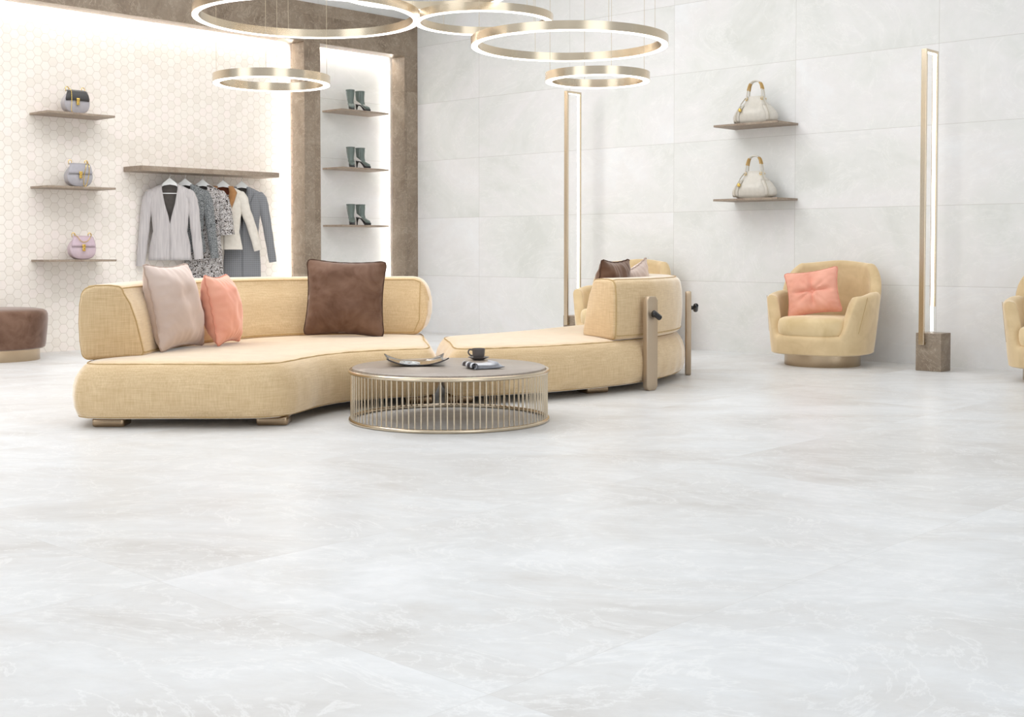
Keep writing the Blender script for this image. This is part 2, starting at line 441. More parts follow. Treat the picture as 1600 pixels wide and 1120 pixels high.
def backrest(parent, outer, inner, z0=.40, z1=.87, rc=.14, round_ends=(False, True), topfrac=.68):
    A0 = resample(spline([Vector(p) for p in outer], 10), 600, False); B0 = resample(spline([Vector(p) for p in inner], 10), 600, False)
    idx = sorted(set([0, 1, 2, 4, 6, 9, 12, 16, 20, 24] + list(range(28, 572, 7)) + [576, 580, 584, 588, 591, 594, 596, 598, 599]))
    A = [A0[i] for i in idx]; B = [B0[i] for i in idx]
    n = len(A)
    # arc length of the mid line
    Mid = [(A[i] + B[i]) * .5 for i in range(n)]
    L = [0]
    for i in range(1, n): L.append(L[-1] + (Mid[i] - Mid[i - 1]).length)
    def section(i, k=1.0, dh=0.0):
        """closed ring of (frac across, z)"""
        a, b = A[i], B[i]; th = (b - a).length
        pts = []
        def corner(fx, z, dx, dz, r, a0):      # rounded corner, centre offset inward
            for q in range(6):
                an = a0 + (pi / 2) * q / 5
                pts.append((fx * th + dx * r + cos(an) * r, z + dz * r + sin(an) * r))
        lo, hi = z0 + dh, z1 - dh
        corner(0, lo, 1, 1, .05, pi)           # outer bottom
        pts.extend([(th * f, lo) for f in (.25, .5, .75)])
        corner(1.0, lo, -1, 1, .03, 1.5 * pi)  # inner bottom
        for f in (.25, .5, .75):
            pts.append((th * (1 - (1 - topfrac) * f) + .018 * sin(pi * f), lo + (hi - lo) * f))
        corner(topfrac, hi, -1, -1, .045, 0)   # inner top
        pts.extend([(th * topfrac * f, hi + .006) for f in (.66, .33)])
        corner(0, hi, 1, -1, .07, .5 * pi)     # outer top
        for f in (.75, .5, .25): pts.append((-.012 * sin(pi * f), lo + (hi - lo) * f))
        d = (b - a).normalized(); cx = th * .45; cz = (lo + hi) / 2
        out = []
        for u, z in pts:
            u = cx + (u - cx) * k; z = cz + (z - cz) * (1 - (1 - k) * th / (hi - lo))
            nz = .005 * noise.noise(Vector((a.x * 7 + u * 7, a.y * 7, z * 5)))
            out.append((a.x + d.x * (u + nz), a.y + d.y * (u + nz), z))
        return out
    rings = []
    for i in range(n):
        dh = 0.0
        for e, s in ((0, L[i]), (1, L[-1] - L[i])):
            if round_ends[e] and s < rc: dh = max(dh, rc - sqrt(max(0, rc * rc - (rc - s) ** 2)) )
        k = 1.0
        for e, s in ((0, L[i]), (1, L[-1] - L[i])):
            sr = .075 if round_ends[e] else .03
            if s < sr: k = min(k, 1 - (.13 if round_ends[e] else .03) * (1 - sqrt(1 - (1 - s / sr) ** 2)))
        rings.append(section(i, k, min(dh, .125)))
    def shrink(ring, k, push):
        c = Vector((0, 0, 0))
        for p in ring: c += Vector(p)
        c /= len(ring)
        return [tuple(c + (Vector(p) - c) * k + push) for p in ring]
    d0 = (Mid[0] - Mid[2]).normalized(); d1 = (Mid[-1] - Mid[-3]).normalized()
    D0 = Vector((d0.x, d0.y, 0)); D1 = Vector((d1.x, d1.y, 0))
    r0 = [shrink(rings[0], .90, D0 * .026), shrink(rings[0], .95, D0 * .022), shrink(rings[0], .985, D0 * .012)]
    r1 = [shrink(rings[-1], .97, D1 * .003), shrink(rings[-1], .90, D1 * .006), shrink(rings[-1], .70, D1 * .009)]
    o = obj('backrest', MB().loft(r0 + rings + r1), M['linen'], parent)
    obj('piping', MB().tube(shrink(rings[0], 1.0, D0 * .004), .006, 6, True), M['piping'], o)
    if not round_ends[1]: obj('piping', MB().tube(shrink(rings[-1], 1.0, D1 * .004), .006, 6, True), M['piping'], o)
    # seam along the inner top edge and along the outer bottom edge
    ji = 6 + 3 + 6 + 3 + 2; jo = 1; jt = ji + 3 + 2 + 2
    e1 = max(i for i in range(n) if L[-1] - L[i] > .055) if round_ends[1] else n - 1
    jb = 6 + 3 + 5
    path = [rings[i][ji] for i in range(0, e1 - 1)] + [rings[e1][j] for j in range(ji, jb, -1)] + [rings[i][jb] for i in range(e1 - 2, -1, -1)]
    obj('piping', MB().tube(path, .0045, 6), M['piping'], o)
    for j in (jt, jo):
        obj('piping', MB().tube([rings[i][j] for i in range(0, e1 + 1)], .0045, 6), M['piping'], o)
    return o

def foot(parent, x, y, rz, w=.2, d=.17):
    m = MB().box((x, y, .0305), (w, d, .061), rz)
    obj('foot', m, M['foot_bronze'], parent, bevel=.018)

def bracket(parent, x, y, rz):
    """upright bronze bar; local -y faces away from the sofa"""
    c, s = cos(rz), sin(rz)
    prof = []
    for u, z in [(-.06, .03), (-.035, .0), (.035, .0), (.06, .03), (.06, .705), (.035, .735), (-.035, .735), (-.06, .705)]:
        prof.append((u, z))
    r0 = [(x + u * c + .025 * s, y + u * s - .025 * c, z) for u, z in prof]
    r1 = [(x + u * c - .025 * s, y + u * s + .025 * c, z) for u, z in prof]
    b = obj('bracket', MB().loft([r0, r1]), M['bracket'], parent, bevel=.008)
    m = MB()
    ctr = Vector((x + .065 * s, y - .065 * c, .59)); ax = Vector((c * .85, s * .85, -.5)).normalized()
    m.tube([Vector((x + .02 * s, y - .02 * c, .59)), ctr], .018, 10)
    m.tube([ctr - ax * .05, ctr - ax * .042, ctr + ax * .042, ctr + ax * .05], [.012, .022, .022, .012], 12)
    obj('knob', m, M['black'], b)

sl = thing('curved_sofa', 'sand linen curved sofa holding three cushions, left of the drum coffee table', 'sofa', (0, 0, 0), 0, 'curved sand linen sofas')
base_pt = (-1.8, 9.2)
def rel(pts, b): return [(x - b[0], y - b[1]) for x, y in pts]
sl.location = (base_pt[0] * S, base_pt[1] * S, 0)
left_outline = [(-2.62, 7.61), (-2.1, 7.61), (-1.56, 7.63), (-1.38, 7.74), (-1.30, 8.0), (-1.21, 8.3), (-1.04, 8.56), (-.8, 8.72), (-.6, 8.80),
                (-.52, 8.90), (-.56, 9.4), (-.63, 10.0), (-.68, 10.4), (-.80, 10.62), (-1.3, 10.68), (-1.8, 10.6), (-2.3, 10.4), (-2.62, 9.95), (-2.76, 9.3), (-2.80, 8.5), (-2.745, 7.78)]
seat(sl, rel(left_outline, base_pt), rel([(-2.30, 8.1), (-2.22, 8.7), (-2.0, 9.2), (-1.6, 9.5), (-1.15, 9.65)], base_pt), seed=1.0)
backrest(sl, rel([(-2.72, 7.86), (-2.77, 8.5), (-2.74, 9.2), (-2.58, 9.85), (-2.2, 10.3), (-1.7, 10.5), (-1.2, 10.56), (-.68, 10.58)], base_pt),
         rel([(-2.40, 8.12), (-2.37, 8.6), (-2.25, 9.15), (-2.05, 9.6), (-1.85, 9.85), (-1.55, 10.04), (-1.2, 10.12), (-.70, 10.15)], base_pt))
for x, y, rz in ((-2.50, 7.77, 0), (-1.50, 7.84, 0), (-.67, 8.96, .05), (-.85, 10.3, 0), (-2.5, 9.9, .8)):
    foot(sl, x - base_pt[0], y - base_pt[1], rz)

sr_ = thing('curved_sofa', 'sand linen curved sofa showing its back with upright bronze brackets', 'sofa', (0, 0, 0), 0, 'curved sand linen sofas')
bp2 = (.5, 10.2); sr_.location = (bp2[0] * S, bp2[1] * S, 0)
right_outline = [(-.40, 8.77), (-.1, 8.85), (.3, 9.05), (.7, 9.37), (.97, 9.64), (1.2, 9.98), (1.43, 10.5), (1.52, 11.0), (1.46, 11.5), (1.2, 11.92), (.85, 11.98),
                 (.60, 11.72), (.36, 11.35), (.1, 10.95), (-.25, 10.52), (-.52, 10.24), (-.62, 10.1), (-.60, 9.8), (-.54, 9.3), (-.48, 8.90)]
seat(sr_, rel(right_outline, bp2), rel([(-.08, 9.5), (.25, 9.85), (.6, 10.3), (.9, 10.8), (1.02, 11.4)], bp2), seed=5.0)
backrest(sr_, rel([(.80, 9.56), (1.02, 9.78), (1.2, 10.03), (1.40, 10.5), (1.48, 11.0), (1.42, 11.4), (1.2, 11.8)], bp2),
         rel([(.58, 10.06), (.72, 10.18), (.86, 10.4), (1.0, 10.75), (1.06, 11.0), (1.03, 11.2), (.93, 11.45)], bp2), round_ends=(False, True))
for x, y, rz in ((-.385, 9.0, .1), (.62, 9.6, .5), (1.05, 11.5, .6), (-.4, 10.1, 0)):
    foot(sr_, x - bp2[0], y - bp2[1], rz)
bracket(sr_, 1.08 - bp2[0], 9.72 - bp2[1], rad(40))
bracket(sr_, 1.545 - bp2[0], 10.93 - bp2[1], rad(84))

# ------------------------------------------------------------------ cushions
def cushion(name, label, w_, h_, t_, mat, pmat, loc, lean, rz, roll=0.0, seed=0.0, button=False, pinch=.06, group='scatter cushions'):
    root = thing(name, label, 'cushion', loc, rz, group)
    root.rotation_euler = (lean, roll, rz)
    n = 36; m = MB()
    def pt(u, v, sgn):
        x = w_ / 2 * (u - pinch * u * abs(u) ** 2 * (1 - v * v)); z = h_ / 2 * (v - pinch * v * abs(v) ** 2 * (1 - u * u))
        # slightly rounded corners
        k = max(0, abs(u) + abs(v) - 1.86); x -= .35 * k * w_ / 2 * (1 if u > 0 else -1); z -= .35 * k * h_ / 2 * (1 if v > 0 else -1)
        f = max(0.0, (1 - abs(u) ** 2.6) * (1 - abs(v) ** 2.6)) ** .62
        y = t_ / 2 * f
        e = (1 - f) ** .5
        cr = noise.noise(Vector((u * 2.2 + seed, v * 2.2, seed + sgn)))
        fold = noise.ridged_multi_fractal(Vector((u * 1.3 + seed * 3, v * 1.3 - seed, sgn * 3.1)), .8, 2.2, 3, 1.0, 2.0)
        edge = max(abs(u), abs(v)); gath = sin((u if abs(v) > abs(u) else v) * 26 + seed + 3 * cr) * max(0, edge - .55) * .030 * (1 - edge ** 6)
        y += (.020 * cr - .008 * (fold - 1.0)) * f + gath * .55
        z += -.02 * h_ * (1 - v) * .5 * 0
        if button and sgn < 0:
            r = sqrt(u * u + v * v); an = atan2(v, u)
            y *= 1 - .75 * math.exp(-(r / .16) ** 2)
            y -= .030 * (abs(cos(2 * an)) ** 14 + .6 * abs(sin(2 * an + .3)) ** 18) * math.exp(-((r - .42) / .30) ** 2)
        return (x, sgn * y, z + h_ / 2)
    for sgn in (-1, 1):
        vs = [pt(-1 + 2 * i / n, -1 + 2 * j / n, sgn) for j in range(n + 1) for i in range(n + 1)]
        fs = [(j * (n + 1) + i, j * (n + 1) + i + 1, (j + 1) * (n + 1) + i + 1, (j + 1) * (n + 1) + i) for j in range(n) for i in range(n)]
        m.add(vs, fs)
    obj('cover', m, mat, root)
    per = [(-1 + 2 * i / n, -1) for i in range(n)] + [(1, -1 + 2 * i / n) for i in range(n)] + [(1 - 2 * i / n, 1) for i in range(n)] + [(-1, 1 - 2 * i / n) for i in range(n)]
    path = []
    for i, (u, v) in enumerate(per):
        p = pt(u, v, 1); path.append((p[0] * 1.003, .003 * sin(i * 1.3), h_ / 2 + (p[2] - h_ / 2) * 1.003))
    obj('piping', MB().tube(path, .0055, 6, True), pmat, root)
    if button:
        b = MB().box((0, -t_ * .10, h_ / 2), (.055, .03, .05)); obj('button', b, mat, root, bevel=.008)
    return root

cushion('cushion', 'large mauve grey cushion leaning at the left end of the sofa', .66, .61, .26, M['mauve'], M['mauve_piping'], (-2.275, 8.62, .41), rad(-12), rad(78), rad(0), 1.3, pinch=.11)
cushion('cushion', 'small coral cushion standing beside the mauve grey cushion on the sofa', .50, .52, .24, M['coral'], M['coral_piping'], (-2.05, 9.03, .412), rad(-11), rad(84), rad(0), 4.1, pinch=.12)
cushion('cushion', 'large square dark brown velvet cushion against the left sofa\'s back', .64, .62, .22, M['brown_velvet'], M['brown_piping'], (-1.33, 9.84, .412), rad(-12), rad(4), rad(2), 2.2, pinch=.09)
cushion('cushion', 'brown cushion peeking over the bracketed sofa back', .60, .62, .22, M['brown_velvet'], M['brown_piping'], (.775, 10.50, .412), rad(-10), rad(-118), 0, 6.2, pinch=.1)
cushion('cushion', 'pale mauve cushion tip behind the brown one on the bracketed sofa', .5, .57, .2, M['mauve'], M['mauve_piping'], (1.08, 11.08, .43), rad(-8), rad(-118), rad(14), 8.2, pinch=.1)

# ------------------------------------------------------------------ coffee table
TX, TY, TR = -.405, 8.05, .645
tb = thing('coffee_table', 'round drum coffee table with bronze rods and grey stone top', 'table', (TX, TY, 0))
def torus(R_, r_, z, n=128):
    return MB().tube([(R_ * cos(2 * pi * k / n), R_ * sin(2 * pi * k / n), z) for k in range(n)], r_, 10, True)
obj('tabletop', MB().lathe([(TR - .03, .318), (TR - .022, .322), (TR - .022, .343), (TR - .028, .347)], 128), M['table_stone'], tb)
obj('top_ring', torus(TR - .008, .0135, .322), M['bronze'], tb)
obj('bottom_ring', torus(TR - .008, .0125, .0125), M['bronze'], tb)
rod0 = None
for k in range(100):
    a = 2 * pi * (k + .5) / 100
    p = ((TR - .012) * cos(a), (TR - .012) * sin(a))
    if rod0 is None:
        rod0 = obj('rod', MB().tube([(0, 0, .012), (0, 0, .322)], .0042, 6), M['bronze'], tb, loc=(p[0], p[1], 0))
    else:
        c = rod0.copy(); C.objects.link(c); c.parent = tb; c.location = (p[0] * S, p[1] * S, 0)

ZT = .348
# curled dish with a scribbled white motif
def dish_z(u, v):
    return .010 + .026 * abs(u) ** 2.6 + .006 * abs(v) ** 3 + .020 * abs(u * v) ** 2.2
dish = thing('serving_dish', 'dark glossy square dish with curled corners and white scribble on the table', 'dish', (-.63, 8.17, ZT), rad(8))
n = 28; m = MB(); dw = .20
vs = []
for j in range(n + 1):
    for i in range(n + 1):
        u, v = -1 + 2 * i / n, -1 + 2 * j / n
        vs.append((dw * (u - .10 * u * (1 - v * v)), dw * .95 * (v - .10 * v * (1 - u * u)), dish_z(u, v) - .008))
fs = [(j * (n + 1) + i, j * (n + 1) + i + 1, (j + 1) * (n + 1) + i + 1, (j + 1) * (n + 1) + i) for j in range(n) for i in range(n)]
m.add(vs, fs); obj('dish_body', m, M['tray'], dish, solid=.007)
m = MB()
def on_dish(u, v): return (dw * (u - .10 * u * (1 - v * v)), dw * .95 * (v - .10 * v * (1 - u * u)), dish_z(u, v) - .0035)
m.tube([on_dish(-.22 + .36 * cos(t * .2), .05 + .62 * sin(t * .2)) for t in range(32)], .0024, 6, True)
for st in ([(-.5, .3), (-.3, .05), (-.35, .5), (-.05, .1), (-.1, .55), (.1, .2)], [(-.45, -.15), (-.2, -.3), (0, -.1), (-.2, .0), (.05, -.25)]):
    m.tube([on_dish(*p) for p in spline([Vector(q) for q in st], 6)], .0024, 6)
obj('motif', m, M['white'], dish)

sc = tag(obj('saucer', MB().lathe([(.0, .004), (.038, .0), (.042, .004), (.070, .016), (.073, .019), (.070, .020), (.04, .009), (.0, .008)], 48, cap0=False, cap1=False),
             M['ceramic'], loc=(-.228, 8.50, ZT)), 'dark grey saucer under the cup on the coffee table', 'saucer')
cup = thing('cup', 'dark grey coffee cup standing on its saucer', 'cup', (-.228, 8.50, ZT + .0085), rad(0))
obj('cup_body', MB().lathe([(0, .0), (.030, .0), (.036, .006), (.042, .03), (.0445, .068), (.042, .069), (.039, .03), (.03, .01), (0, .008)], 48, cap0=False, cap1=False), M['ceramic'], cup)
obj('handle', MB().tube(spline([Vector(p) for p in ((-.041, 0, .058), (-.062, 0, .060), (-.070, 0, .042), (-.058, 0, .024), (-.040, 0, .020))], 5), .0055, 8), M['ceramic'], cup)

# loosely rolled magazine
def cover_mat():
    t = NT('magazine_cover'); o = t.obj()
    sp = t.n('ShaderNodeSeparateXYZ', {0: o}).outputs
    st = t.math('GREATER_THAN', t.math('SINE', t.math('MULTIPLY', sp[1], 95.0)), .35)
    t.P(col=t.mix(st, srgb(52, 54, 62), srgb(215, 216, 220)), rough=.3); return t.m
mg = thing('magazine', 'loosely rolled magazine with dark striped cover lying on the table', 'magazine', (-.235, 7.87, ZT), rad(22))
M['cover'] = cover_mat()
m = MB()
prof = [(-.02 - .019 * cos(a), .020 - .019 * sin(a) * -1) for a in [pi * q / 10 for q in range(-4, 14)]]
prof = [(-.03 + .019 * sin(a), .021 - .019 * cos(a)) for a in [rad(d) for d in range(300, 0, -20)]]
flat = [(0.0, .0035), (.04, .003), (.09, .005), (.14, .008), (.17, .013)]
ring0 = [(u, -.085, z) for u, z in prof + flat]; ring1 = [(u, .105, z) for u, z in prof + flat]
m.loft([ring0, [((a[0] + b[0]) / 2, (a[1] + b[1]) / 2, a[2] * 1.04) for a, b in zip(ring0, ring1)], ring1], False, False, False)
obj('cover', m, M['cover'], mg, solid=.003)
for q in range(5):
    m = MB(); fl_ = [(-.018, .010 + q * .004), (.02, .008 + q * .0045), (.08, .008 + q * .004), (.13, .010 + q * .005), (.165 - q * .01, .016 + q * .007)]
    m.loft([[(u, -.08, z) for u, z in fl_], [(u, .10, z) for u, z in fl_]], False, False, False)
    obj('page', m, M['paper'], mg, solid=.0012)

# ------------------------------------------------------------------ ottoman and armchairs
ot = thing('ottoman', 'round brown velvet ottoman on a bronze plinth at the left edge', 'ottoman', (-5.14, 12.43, 0))
obj('plinth', MB().lathe([(.385, 0), (.40, 0), (.402, .004), (.402, .12)], 96), M['bronze_dark'], ot)
m = MB(); rings = []
for r, z in [(.30, .115), (.43, .115), (.452, .128), (.46, .16), (.474, .28), (.484, .40), (.482, .455), (.468, .485), (.44, .50), (.36, .512), (.2, .518), (.05, .52)]:
    rings.append([((r + .003 * noise.noise(Vector((cos(a) * 5, sin(a) * 5, z * 6)))) * cos(a), (r + .003 * noise.noise(Vector((cos(a) * 5, sin(a) * 5, z * 6)))) * sin(a), z) for a in [2 * pi * k / 96 for k in range(96)]])
obj('seat', m.loft(rings), M['brown_velvet'], ot)

def make_armchair(label, loc, rz):
    """local -y is the front"""
    t = thing('armchair', label, 'armchair', loc, rz, 'sand velvet tub armchairs')
    obj('plinth', MB().lathe([(.34, 0), (.352, 0), (.355, .005), (.355, .125)], 96), M['bronze_dark'], t)
    n = 160; TH = .105
    def H(ph):                               # height of the shell's rim, ph measured from the front
        a = abs(ph)
        return .30 + (.665 - .30) * sst(rad(40), rad(60), a) + .035 * sst(rad(60), rad(105), a) + (.965 - .70) * min(1, max(0, (a - rad(112)) / rad(20))) ** .45 + .03 * sst(rad(130), rad(180), a)
    def R(ph, z):
        a = abs(ph); c, s = cos(ph), sin(ph)
        e = 2.6; rx, ry = .455, .445
        r = 1.0 / ((abs(s) / rx) ** e + (abs(c) / ry) ** e) ** (1 / e)
        zz = min(z, .72)
        return r + .105 * (zz - .10) * (.35 + .65 * sst(rad(30), rad(80), a)) - .10 * max(0, z - .72) * sst(rad(90), rad(140), a) * 1.0
    prof_n = 9
    rings = []
    for k in range(n):
        ph = -pi + 2 * pi * k / n; h = H(ph); pts = []
        def P(dr, z):
            rr = R(ph, z) - dr; pts.append((rr * sin(ph), -rr * cos(ph), z))
        P(.12, .115); P(.02, .115); P(.004, .125)
        for q in (1, 2, 3, 4, 5): P(0, .125 + (h - .05 - .125) * q / 5)
        for a in (30, 60, 90): P(.045 - .045 * cos(rad(a)), h - .05 + .05 * sin(rad(a)))
        for a in (60, 30, 0): P(TH - .045 + .045 * cos(rad(a)), h - .05 + .05 * sin(rad(a)))
        for q in (3, 2, 1): P(TH, .22 + (h - .05 - .22) * q / 4)
        P(TH, .20)
        rings.append(pts)
    rings.append(rings[0])
    m = MB().loft(rings, False, False, False)
    sh = obj('shell', m, M['chair'], t)
    # seam lines down the front edge of each arm
    for sg in (-1, 1):
        path = []
        for q in range(14):
            a = rad(62 + 10 * (q / 13)); z = .32 + (.655 - .32) * q / 13
            rr = R(a, z) + .001; path.append((sg * rr * sin(a), -rr * cos(a), z))
        obj('seam', MB().tube(path, .0025, 5), M['piping'], sh)
    # loose seat cushion
    n2 = 96; rings = []
    def plan(ph, sc):
        c, s = cos(ph), sin(ph); e = 3.2; rx, ry = .348 * sc, .40 * sc
        r = 1.0 / ((abs(s) / rx) ** e + (abs(c) / ry) ** e) ** (1 / e)
        return (r * s, -r * c - .045)
    for sc_, z in [(.80, .285), (.95, .289), (.99, .31), (1.005, .345), (1.01, .38), (1.0, .42), (.97, .443), (.9, .458), (.7, .468), (.35, .475), (.05, .477)]:
        rings.append([plan(-pi + 2 * pi * k / n2, sc_) + (z + .004 * noise.noise(Vector((plan(-pi + 2 * pi * k / n2, sc_) + (z,))) * 8),) for k in range(n2)])
    obj('seat_cushion', MB().loft(rings), M['chair_seat'], t)
    # deck under the cushion
    obj('seat_deck', MB().lathe([(.33, .12), (.36, .28), (.0, .282)], 48, cap1=False), M['chair'], t)
    return t

ac = make_armchair('sand tub armchair with coral cushion left of the right floor lamp', (2.97, 11.92, 0), rad(-36))
ac2 = dup(ac, (4.66, 10.42, 0), rad(-38), 'sand tub armchair cut off by the right edge of the picture')
ac3 = dup(ac, (1.19, 13.62, 0), rad(-36), 'sand tub armchair mostly hidden behind the bracketed sofa')
cushion('cushion', 'coral cushion with a central button on the sand armchair', .52, .46, .18, M['coral'], M['coral_piping'], (2.88, 11.84, .475), rad(-18), rad(-22), rad(-9), 3.3, True, .12)

# ------------------------------------------------------------------ pendant rings
ZC = 5.15
def pendant(label, px, D, z, dia, turn=0.0, band=.062):
    x = (px - 800) / 1950 * D
    t = thing('ring_pendant', label, 'pendant lamp', (x, D, z), 0, 'bronze ring pendants')
    r = dia / 2; wd = .052
    obj('ring', MB().ringband(r, r - wd, 0.0, band, 160), M['bronze'], t)
    obj('diffuser', MB().ringband(r - .004, r - wd + .004, -.006, .002, 160), M['led'], t)
    for k in range(4):
        a = turn + pi / 2 * k
        q = ((r - wd / 2) * cos(a), (r - wd / 2) * sin(a))
        obj('suspension_wire', MB().tube([(q[0], q[1], band), (q[0], q[1], ZC - z)], .0016, 5), M['wire'], t)
    return t
pendant('small bronze ring pendant hanging before the clothes niche edge', 426.5, 9.5, 2.352, .877, rad(5))
pendant('largest bronze ring pendant at the top left', 482, 9.5, 2.84, 1.70, rad(20))
pendant('large bronze ring pendant hanging at the centre right, lower of the two big ones', 889, 9.5, 2.635, 1.49, rad(20))
pendant('smallest bronze ring pendant, hanging over the slim floor lamp', 932.8, 9.5, 2.372, .792, rad(12))
pendant('medium bronze ring pendant tucked between the two large rings', 756, 10.2, 2.935, 1.13, rad(40))
pendant('highest bronze ring pendant, cut off by the top of the picture', 660, 9.5, 3.03, 1.30, rad(55))

# ------------------------------------------------------------------ floor lamps
def make_floor_lamp(label, X, Y):
    x, y = room(X, Y)
    t = thing('floor_lamp', label, 'floor lamp', (x, y, 0), ROT, 'slim rectangular floor lamps')
    # local x = towards the right-hand wall, local y = along it
    obj('base', MB().box((.13, 0, .172), (.20, .24, .344)), M['frame'], t, bevel=.004)
    z0, z1, W, bt, bw = .238, 2.90, .222, .025, .050
    m = MB(); yo = .05
    m.box((-W * .0 + 0, yo, (z0 + z1) / 2), (bt, bw, z1 - z0)); m.box((W, yo, (z0 + .34 + z1) / 2 - .1 + .1), (bt, bw, z1 - z0 - .34))
    m.box((W / 2, yo, z1 - bt / 2), (W - bt, bw, bt)); m.box((.02, yo, z0 + bt / 2), (.03, bw, bt))
    fr = obj('frame', m, M['bronze'], t, smooth=False, merge=False, bevel=.003)
    d = MB()
    d.box((bt / 2 + .004, yo, (.352 + z1 - bt) / 2), (.008, bw * .5, z1 - bt - .352))
    obj('diffuser', d, M['led_lamp'], fr, smooth=False)
    d = MB(); d.box((W - bt / 2 - .004, yo, (.352 + z1 - bt) / 2), (.008, bw * .5, z1 - bt - .352))
    obj('diffuser', d, M['led_lamp'], fr, smooth=False)
    d = MB(); d.box((W / 2, yo, z1 - bt - .004), (W - bt - .016, bw * .5, .008))
    obj('diffuser', d, M['led_lamp'], fr, smooth=False)
    return t
def to_room(R_, D): return (R_ * CX + D * SX, -R_ * SX + D * CX)
lx, ly = to_room(3.74, 11.23)
fl1 = make_floor_lamp('tall slim rectangular floor lamp on brown block between the two right armchairs', lx, ly)
lx2, ly2 = to_room(.655, 14.2)
x2, y2 = room(lx2, ly2)
fl2 = dup(fl1, (x2, y2, 0), ROT, 'tall slim rectangular floor lamp rising behind the bracketed sofa')

# ------------------------------------------------------------------ shelves
def shelf_left(label, X0, X1, zb, th=.022, dep=.40, group=None, name='wall_shelf', cat='shelf'):
    x, y = room((X0 + X1) / 2, YH - dep / 2)
    o = obj(name, MB().box((0, 0, th / 2), (X1 - X0, dep, th)), M['shelf'], smooth=False, bevel=.002, loc=(x, y, zb), rot=(0, 0, ROT))
    return tag(o, label, cat, group)
for zb, lb in ((2.52, 'stone shelf holding the black-flapped bag on the hexagon tiles'), (1.745, 'stone shelf holding the lavender bag on the hexagon tiles'), (.97, 'stone shelf holding the pink bag on the hexagon tiles')):
    shelf_left(lb, 6.117, 6.884, zb, group='shelves on the hexagon wall')
for zb, lb in ((2.856, 'top stone shelf in the boot niche'), (2.124, 'middle stone shelf in the boot niche'), (1.392, 'lowest stone shelf in the boot niche')):
    shelf_left(lb, 10.0, 10.78, zb, group='shelves in the boot niche')
shelf_left('long thick stone shelf from which the clothes hang', 7.20, 9.05, 1.968, .057, .38, None, 'clothes_shelf', 'shelf')
for zb, lb in ((2.373, 'upper stone shelf with cream handbag on the right wall'), (1.603, 'lower stone shelf with cream handbag on the right wall')):
    x, y = room(XR - .2, (6.69 + 7.458) / 2)
    o = obj('wall_shelf', MB().box((0, 0, .011), (.766, .40, .022)), M['shelf'], smooth=False, bevel=.002, loc=(x, y, zb), rot=(0, 0, ROT - pi / 2))
    tag(o, lb, 'shelf', 'shelves on the right wall')

